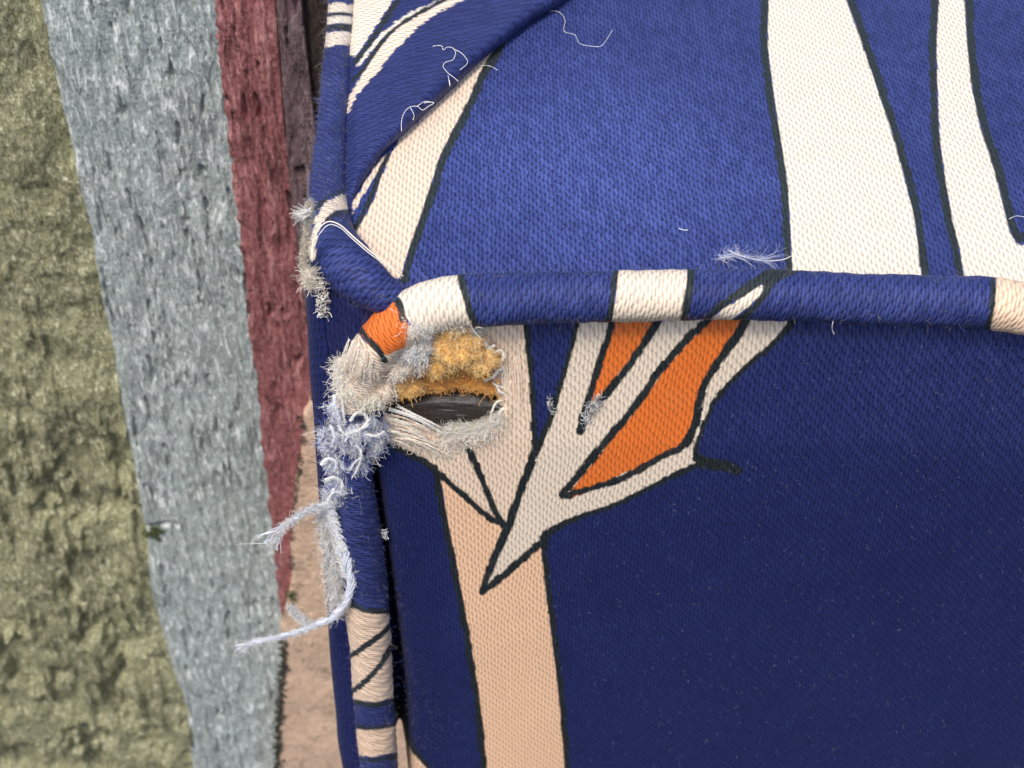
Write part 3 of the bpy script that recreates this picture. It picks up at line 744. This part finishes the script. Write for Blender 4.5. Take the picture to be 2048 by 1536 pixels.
# foam crumbs: spongy lumps of many small knobs
def knobs(poly, n, r0, y0, y1, bulge, col):
    poly = np.array(poly, float); lo, hi = poly.min(0), poly.max(0); cen = poly.mean(0)
    q = lo+(hi-lo)*rng.random((n*4, 2)); q = q[poly_sd(q, poly) < 0][:n]; sdq = -poly_sd(q, poly)
    y = y1-(y1-y0)*np.clip(sdq/bulge, 0, 1)**.5+9*(fbm(q[:, 0]/9, q[:, 1]/9, 31, 4)-.5)*2.6+rng.normal(0, 1.6, len(q))
    c = on_y(q, y); r = r0*rng.lognormal(0, .45, len(q))
    ico = np.array([(0,0,1),(.9,0,.2),(.3,.85,.2),(-.75,.5,.2),(-.75,-.5,.2),(.3,-.85,.2),(0,0,-1)], float)
    f = [(0,1,2),(0,2,3),(0,3,4),(0,4,5),(0,5,1),(6,2,1),(6,3,2),(6,4,3),(6,5,4),(6,1,5)]
    V = c[:, None]+ico[None]*r[:, None, None]*rng.uniform(.55, 1.45, (len(q), 7, 1))
    # random turn
    a = rng.uniform(0, 6.28, len(q)); ca, sa = np.cos(a)[:, None], np.sin(a)[:, None]
    D = V-c[:, None]; V = c[:, None]+np.stack([D[..., 0]*ca-D[..., 2]*sa, D[..., 1], D[..., 0]*sa+D[..., 2]*ca], -1)
    Fq = (np.array(f)[None]+7*np.arange(len(q))[:, None, None]).reshape(-1, 3)
    T = np.repeat(tint(len(q), col, .14), 7, 0)
    return V.reshape(-1, 3), Fq, T
Y1 = np.array([.93, .52, .14]); Y2 = np.array([.95, .66, .30]); Y3 = np.array([.80, .37, .07]); Y4 = np.array([.52, .21, .04])
K1 = merge([knobs([(868,650),(900,640),(938,662),(975,700),(982,722),(950,742),(900,746),(852,734),(860,690)], 1800, 1.5, -42, 2, 34, [Y1, Y2, Y1, Y3]),
            knobs([(905,700),(935,690),(962,705),(985,728),(978,745),(940,750),(915,735)], 300, 1.6, -40, 0, 14, [Y1, Y3, Y2]),
            knobs([(866,712),(888,705),(905,722),(900,752),(872,758),(856,740)], 250, 1.6, -40, 0, 12, [Y1, Y3, Y2]),
            knobs([(790,778),(800,752),(822,745),(840,760),(836,782),(800,796)], 500, 1.4, -28, -4, 12, [Y1, Y3, Y1, Y4]),
            knobs([(786,770),(850,722),(960,728),(1005,765),(1006,792),(990,786),(900,776),(800,804)], 6500, 1.7, 0, 20, 20, [Y3, Y4, Y3, Y1]),
            knobs([(970,735),(995,745),(1012,790),(1008,812),(996,800),(985,765)], 900, 1.5, -10, 4, 9, [Y3, PK*.8, Y1])])
FC = [Y1, Y2, Y1*.9, Y2]
lum = [wad(912, 688, -30, 46, 40, 30, Y1, 71, .55, 2600, 7, FC), wad(872, 722, -28, 22, 26, 22, Y1, 72, .6, 900, 7, FC), wad(958, 718, -24, 30, 26, 22, Y2*.95, 73, .6, 1200, 7, FC),
       wad(905, 655, -30, 30, 16, 18, Y2, 74, .5, 700, 7, FC), wad(816, 770, -18, 26, 20, 18, Y1*.9, 75, .6, 900, 7, FC+[Y3]), wad(880, 765, 8, 60, 17, 20, Y3, 76, .6, 900, 7, [Y3, Y1, Y3]),
       wad(968, 768, 4, 44, 17, 20, Y3, 77, .6, 800, 7, [Y3, Y1, Y3])]
lum = merge(lum); mesh_obj('foam_lump', lum[0], lum[1], crumb_material(), seat, attrs=dict(tint=lum[2]), kind='stuff', label='soft golden foam bulging out of the tear')
mesh_obj('foam_crumbs', K1[0], K1[1], crumb_material(), seat, attrs=dict(tint=K1[2]), kind='stuff', label='spongy golden foam lumps')
fz = wool([(868,652),(900,642),(940,665),(965,705),(960,735),(900,745),(862,728)], 900, 8, .42, [Y1, Y2, Y2], (-60, -42), curl=9, K=7)
mesh_obj('foam_fibres', fz[0], fz[1], FIB, seat, attrs=dict(tint=fz[2]), kind='stuff')

# worn end of the piping above the tear
parts = [wad(832, 680, -34, 32, 40, 24, LG*.75, 3, .35, 900, 13, [LG, WHT, CRM, LG*.5]),
         wad(828, 642, -54, 18, 20, 16, LG*1.05, 4, .3, 420, 12, [LG, WHT, CRM]),
         wad(848, 640, -52, 26, 18, 18, CRM*.85, 14, .3, 420, 12, [LG, WHT, CRM]),
         wad(822, 730, -26, 26, 16, 18, PK*.85, 5, .5, 420, 9, [PK, CRM, PK*.7]), wad(850, 726, -28, 16, 15, 16, PK*.9, 6, .4, 260, 8, [PK, CRM]),
         wad(905, 640, -38, 42, 12, 16, CRM*.95, 7, .5, 420, 12, [CRM, WHT]), wad(945, 668, -18, 18, 22, 10, CRM, 8, .5, 360, 12, [CRM, WHT]),
         wad(796, 728, -34, 16, 24, 16, CRM*.85, 15, .4, 420, 12, [CRM, PK, LG])]
for p, w in (([(806,660),(812,690),(822,722)], 8), ([(846,648),(838,660),(828,668)], 4.5), ([(845,662),(855,674),(870,676)], 5), ([(818,650),(830,662),(838,690),(832,715)], 3.5), ([(860,640),(880,650),(905,652)], 4),
             ([(925,650),(950,668),(972,694)], 7), ([(905,640),(935,655),(962,690)], 5), ([(855,700),(845,715),(850,735)], 3)):
    parts.append(yarn([(u, v, -62+12*i if u < 880 else -34+6*i) for i, (u, v) in enumerate(p)], w, [WHT, CRM, WHT], fuzz=30))
# cream stump with its frayed foot
for k in range(46):
    a = rng.random(); u0 = 700+62*a+rng.normal(0, 2); v0 = 676+44*a+rng.normal(0, 2); L = rng.uniform(60, 95)*(1.05-.35*a)
    dx, dy = -.32+.30*a, .95; bend = rng.normal(0, 3)
    yo = -58-16*math.sin(math.pi*a)
    parts.append(yarn([(u0, v0, yo+6), (u0+dx*L*.4+bend, v0+dy*L*.4, yo-4), (u0+dx*L*.75, v0+dy*L*.75, yo-2), (u0+dx*L+12*a, v0+dy*L, yo+14)], rng.uniform(2, 3.4), [CRM, CRM, CRM*.85, PK, WHT], plies=2, turns=4, fuzz=8))
parts += [wad(738, 788, -34, 36, 26, 26, CRM*.9, 9, .4, 800, 12, [CRM, WHT, CRM]), wad(698, 768, -34, 24, 26, 20, CRM*.85, 10, .5, 700, 13, [CRM, WHT]), wad(768, 770, -30, 20, 26, 20, CRM*.85, 12, .4, 360, 10, [CRM, PK]),
          wad(684, 738, -28, 11, 20, 14, CRM*.9, 13, .5, 320, 12, [CRM, WHT])]
V, Fq, T = merge([(v, f, t) for v, f, t in parts]); mesh_obj('frayed_end', V, Fq, FIB, seat, attrs=dict(tint=T), kind='stuff', label='fuzzy cream and grey yarn on the torn piping')

# grey blue wool spilling from the vertical piping
parts = []
for u, v, yo, a, b, d, col, s_ in ((678,822,-18,32,34,26,LG*.8,1),(712,852,-30,36,36,26,LG*1.05,2),(745,862,-22,28,30,22,LG*.7,3),(686,880,-30,36,34,26,LG*.9,4),(665,925,-34,26,28,22,LG*1.15,5),
                                  (705,918,-26,30,28,20,LB*.7,6),(672,965,-34,26,34,20,LG,7),(690,985,-26,22,24,16,LG*.7,8),(655,990,-30,18,22,14,LG,9),(735,890,-14,26,26,16,LG*.8,10),(645,880,-12,14,30,14,LG*.8,11)):
    parts.append(wad(u+9, v, yo, a*.78, b*.86, d, col, 20+s_, .6, 520, 10.5, [LG, WHT, LB, LG*.45, NVY*2]))
for p, w in (([(668,790),(672,815),(680,842)], 6), ([(684,792),(686,820),(690,850)], 4.5), ([(700,842),(714,826),(732,832),(734,850),(722,858),(712,850)], 5), ([(740,838),(720,860),(700,866),(690,884)], 5),
             ([(660,850),(668,872),(662,895)], 4), ([(712,890),(722,905),(716,935),(704,955)], 4), ([(642,930),(655,918),(672,926),(668,944)], 6), ([(650,960),(668,955),(684,968),(680,990)], 5), ([(700,940),(712,922),(726,915)], 3.5),
             ([(730,868),(752,872),(768,862)], 4), ([(655,1000),(668,985),(690,990)], 4), ([(676,850),(690,870),(712,876)], 4)):
    parts.append(yarn([(u, v, -58-4*(i % 2)) for i, (u, v) in enumerate(p)], w, [WHT, LB, WHT], fuzz=40))
# fringe down the left of the cord: a felted strip with bright comb of short ends
for i in range(15):
    t = i/14; u = np.interp(t, [0, .5, 1], [650, 668, 676]); v = 1020+t*195
    parts.append(wad(u+3, v, -28, 11+3*rng.random(), 13, 15, LG*(.75+.35*rng.random()), 60+i, .55, 260, 12, [LG, WHT, CRM*.8, LG*.6]))
for i in range(120):
    t = i/119; u = np.interp(t, [0, .5, 1], [650, 672, 690])+rng.normal(0, 3); v = 1016+t*140+rng.normal(0, 1.5); L = rng.uniform(18, 36)
    parts.append(yarn([(u-6, v-2, -42), (u+L*.35, v+L*.12, -58), (u+L*.7, v+L*.40, -60)], rng.uniform(2.2, 3.8), [WHT, WHT, LB], plies=2, turns=2, fuzz=5))
r_, t_ = along([(642,1010),(648,1080),(660,1140),(664,1215)], 260, 5)
parts.append(fray(r_, 190, 20, 12, 3.2, .5, [CRM*.7, LG], yoff=-34, spread=2))
V, Fq, T = merge(parts); mesh_obj('loose_wool', V, Fq, FIB, seat, attrs=dict(tint=T), kind='stuff', label='grey blue wool spilling from the vertical piping')

# two long dangling threads
def thread(path, width, n, name, label, splay=0, cols=(np.array([.80, .82, .88]), np.array([.68, .73, .86]), np.array([.76, .79, .87]))):
    c = smooth_path(path, 60); K = 60; t = np.linspace(0, 1, K)
    polys, rads = [], []
    for i in range(n):
        ph = 2*math.pi*i/n; rr = width*.55*(1-.62*t)*(1+.8*(vnoise(t*14, t*0+i*3.1)-.5)*2)+rng.normal(0, .7)
        tw = ph+t*26
        off = np.stack([np.cos(tw)*rr, np.sin(tw)*rr*.8], -1)
        d = np.gradient(c[:, :2], axis=0); d /= np.linalg.norm(d, axis=1, keepdims=True)
        nrm = np.stack([-d[:, 1], d[:, 0]], -1)
        sp = splay*rng.normal()*np.clip(t-.62, 0, 1)**1.5*6
        uv = c[:, :2]+nrm*(off[:, :1]+sp[:, None] if splay else off[:, :1])
        polys.append(on_y(uv, c[:, 2]+off[:, 1])); rads.append(np.full(K, 1.7)*(1-.45*t))
    A = strands(np.array(polys), np.array(rads), tint(n, list(cols), .08), 4)
    i = rng.integers(0, K, 900); r0 = c[i, :2]+rng.normal(0, width*.4, (900, 2))
    Bp = fray(r0, rng.uniform(0, 360, 900), 14, 6, 3.5, .5, [WHT, WHT, GRY], yoff=c[i, 2])
    V, Fq, T = merge([A, Bp]); mesh_obj(name, V, Fq, FIB, seat, attrs=dict(tint=T), label=label)
thread([(668,1008,-50),(645,1014,-62),(615,1022,-74),(585,1040,-84),(560,1062,-90),(540,1092,-92)], 9, 18, 'thread', 'short frayed white thread with a splayed end', splay=12)
thread([(690,1105,-58),(698,1135,-64),(702,1165,-68),(692,1205,-70),(665,1234,-78),(630,1250,-86),(595,1264,-92),(545,1277,-96),(500,1288,-98),(474,1297,-99)], 11, 16, 'thread', 'long twisted white thread hanging left', splay=2)
thread([(628,1252,-84),(606,1240,-88),(590,1226,-92),(580,1214,-95)], 6, 7, 'thread', 'small side strand of the long thread')
V, Fq, T = fray(np.array([[540, 1088]]), 178, 75, 4, .1, .8, [WHT], yoff=-92, K=14, spread=.1); mesh_obj('thread', V, Fq, FIB, seat, attrs=dict(tint=T), label='hair-fine end of the short thread')

# pale sewing thread over the kinked corner
def wire(pts, rad, f, cols, name, parent=None, label=None, n=60, **k):
    c = smooth_path(pts, n); P = f(c[:, :2], c[:, 2])
    V, Fq, T = strands(P[None], np.full((1, n), rad), tint(1, cols, 0), 5)
    return mesh_obj(name, V, Fq, FIB, parent, attrs=dict(tint=T), label=label, **k)
wire([(622,520,50),(626,485,72),(640,455,88),(658,443,96),(680,450,104),(705,472,110),(745,506,100),(785,535,70),(806,552,40)], 1.3, on_z, [CRM], 'sewing_thread', seat, 'pale sewing thread drawn over the kinked piping')
wire([(624,524,50),(629,488,72),(645,460,90),(660,449,98),(681,456,106),(702,475,112),(742,509,102),(785,538,72)], .8, on_z, [WHT], 'sewing_thread', seat)

# ravelled tuft left of the corner, chalky specks below it
parts = [fray(along([(622,405),(618,440),(612,490),(608,540)], 1100, 4)[0], 185, 13, 9, 3.5, .5, [CRM*.7, CRM*.85], yoff=20, spread=2.2),
         fray(np.array([[618, 425]]*60)+rng.normal(0, 4, (60, 2)), 190, 34, 8, .8, .9, [CRM, WHT], yoff=10, spread=.35),
         wad(619, 556, 4, 9, 20, 10, CRM*.7, 44, .4, 200, 10, [CRM, CRM*.7]),
         wool([(626,570),(650,560),(662,600),(655,640),(636,632)], 170, 12, 1.0, [CRM, WHT, CRM*.7], (-20, 6))]
V, Fq, T = merge(parts); mesh_obj('ravelled_tuft', V, Fq, FIB, seat, attrs=dict(tint=T), kind='stuff')

# pilled spot on the print, right of the tear
parts = [fray(along([(1165,850),(1180,820),(1198,798)], 110, 5)[0], 40, 16, 9, 1.0, .9, [GRY, WHT, GRY*.4], yoff=-20, spread=1.5),
         fray(along([(1098,800),(1110,830)], 30, 4)[0], 130, 12, 8, 1.0, .8, [GRY, CRM], yoff=-18, spread=1.2)]
V, Fq, T = merge(parts); mesh_obj('pilled_yarn', V, Fq, FIB, seat, attrs=dict(tint=T), kind='stuff')

# nap: short fibres standing off the cloth everywhere
def nap_tube(key, n, L, cols, s0=0, s1=1):
    P, r, N, B = TUBES[key]; i = (rng.uniform(s0, s1, n)*(len(P)-1)).astype(int); th = rng.uniform(0, 2*math.pi, n)
    nr = N[i]*np.cos(th)[:, None]+B[i]*np.sin(th)[:, None]
    p0 = P[i]+nr*(r[i]*.97)[:, None]
    K = 5; t = np.linspace(0, 1, K)[None, :, None]; Ln = L*rng.exponential(.6, n)+3
    d = nr+.8*rng.normal(size=(n, 3)); d /= np.linalg.norm(d, axis=1, keepdims=True); c = rng.normal(size=(n, 3))*.5
    Q = p0[:, None]+Ln[:, None, None]*(d[:, None]*t+c[:, None]*t*t)
    return strands(Q, np.full((n, K), .24), tint(n, cols))
parts = [nap_tube('main', 6000, 6, [BLU*.25, NVY*2, CRM*.3, GRY*.25]), nap_tube('corner', 4500, 6, [BLU*.25, NVY*2, GRY*.25, CRM*.35])]
def nap_plane(poly, n, L, plane, y0, cols, lift=5):
    poly = np.array(poly, float); lo, hi = poly.min(0), poly.max(0)
    q = lo+(hi-lo)*rng.random((n*3, 2)); q = q[poly_sd(q, poly) < 0][:n]
    return fray(q, rng.uniform(0, 360, len(q)), L, lift, 2.5, .32, cols, K=5, yoff=y0, plane=plane)
parts.append(nap_plane([(1080,1080),(1500,700),(2060,680),(2060,1550),(1140,1550)], 900, 9, on_y, -24, [BLU*.5, GRY*.5, NVY*3]))
parts.append(nap_plane([(790,1400),(790,920),(880,950),(970,1540),(860,1540)], 700, 10, on_y, -4, [PCH*.2, GRY*.3, NVY*2]))
V, Fq, T = merge(parts); mesh_obj('nap', V, Fq, FIB, seat, attrs=dict(tint=T), kind='stuff')

# ------------------------------------------------------------------ lint lying on the cloth
def lint(paths, rad, label, zoff, f=on_z, extra=None):
    pr = []; rad *= .62
    for p in paths:
        c = smooth_path(p, 50); P = f(c[:, :2], np.full(50, zoff)+3*np.sin(np.linspace(0, 9, 50)))
        pr.append(strands(P[None], np.full((1, 50), rad), tint(1, [WHT], 0), 4))
    if extra: pr += extra
    V, Fq, T = merge(pr)
    o = mesh_obj('lint', V, Fq, FIB, None, attrs=dict(tint=T), label=label, origin=V.mean(0))
    o['category'] = 'lint'; o['group'] = 'lint fibres on the navy cloth'
lint([[(865,92),(884,92),(886,100),(895,94),(908,98),(911,108),(905,120),(892,124),(886,132),(895,145),(908,155),(917,163)], [(908,98),(925,108),(935,125),(920,140)], [(896,150),(900,172),(899,160)]], 1.0, 'zigzag white lint hair on the upper middle of the pleat', 82)
lint([[(803,262),(803,244),(808,226),(820,214),(835,213),(845,220),(858,212),(868,206),(860,204),(848,206)], [(820,214),(828,230),(826,240)], [(835,212),(850,203),(866,205)]], 1.0, 'looped white lint hair lower on the pleat beside its crease', 80)
lint([[(960,132),(972,131),(985,134),(995,140)]], .9, 'short white hair at the tip of the cream band by the crease', 20)
lint([[(1100,22),(1118,24),(1130,40),(1128,62),(1150,70),(1158,86),(1180,92),(1202,92),(1215,76),(1225,60)]], .8, 'faint curled hair at the top edge of the navy top panel', 16)
ex = [fray(along([(1425,520),(1460,512),(1500,516),(1530,518)], 60, 3)[0], 1, 60, 4, .9, .30, [BLU*1.3, WHT], yoff=-26, plane=on_z, spread=.25),
      fray(along([(1440,514),(1480,508)], 40, 4)[0], 170, 22, 5, 2.8, .30, [BLU*1.3, WHT], yoff=-24, plane=on_z, spread=1.2)]
lint([[(1455,500),(1490,514),(1535,522),(1570,518),(1582,512)]], 1.3, 'pale wispy tuft of lint lying just above the front piping', 24, extra=ex)
lint([[(1358,457),(1368,460),(1376,460)]], 1.6, 'tiny white fleck on the navy above the piping', 16)
lint([[(2018,438),(2032,432),(2050,434)]], .9, 'short white hair at the right edge beside the cream stripe', 16)
lint([[(1664,630),(1666,642),(1664,656),(1668,668)]], .9, 'short pale hair hanging below the right half of the piping', -60, f=on_y)
ex = [wool([(764,1058),(776,1058),(778,1080),(764,1078)], 60, 8, 1.0, [WHT, GRY], (-22, -6))]
lint([[(766,1062),(772,1070),(770,1078)]], 1.0, 'small white pill caught in the groove beside the vertical piping', -16, f=on_y, extra=ex)
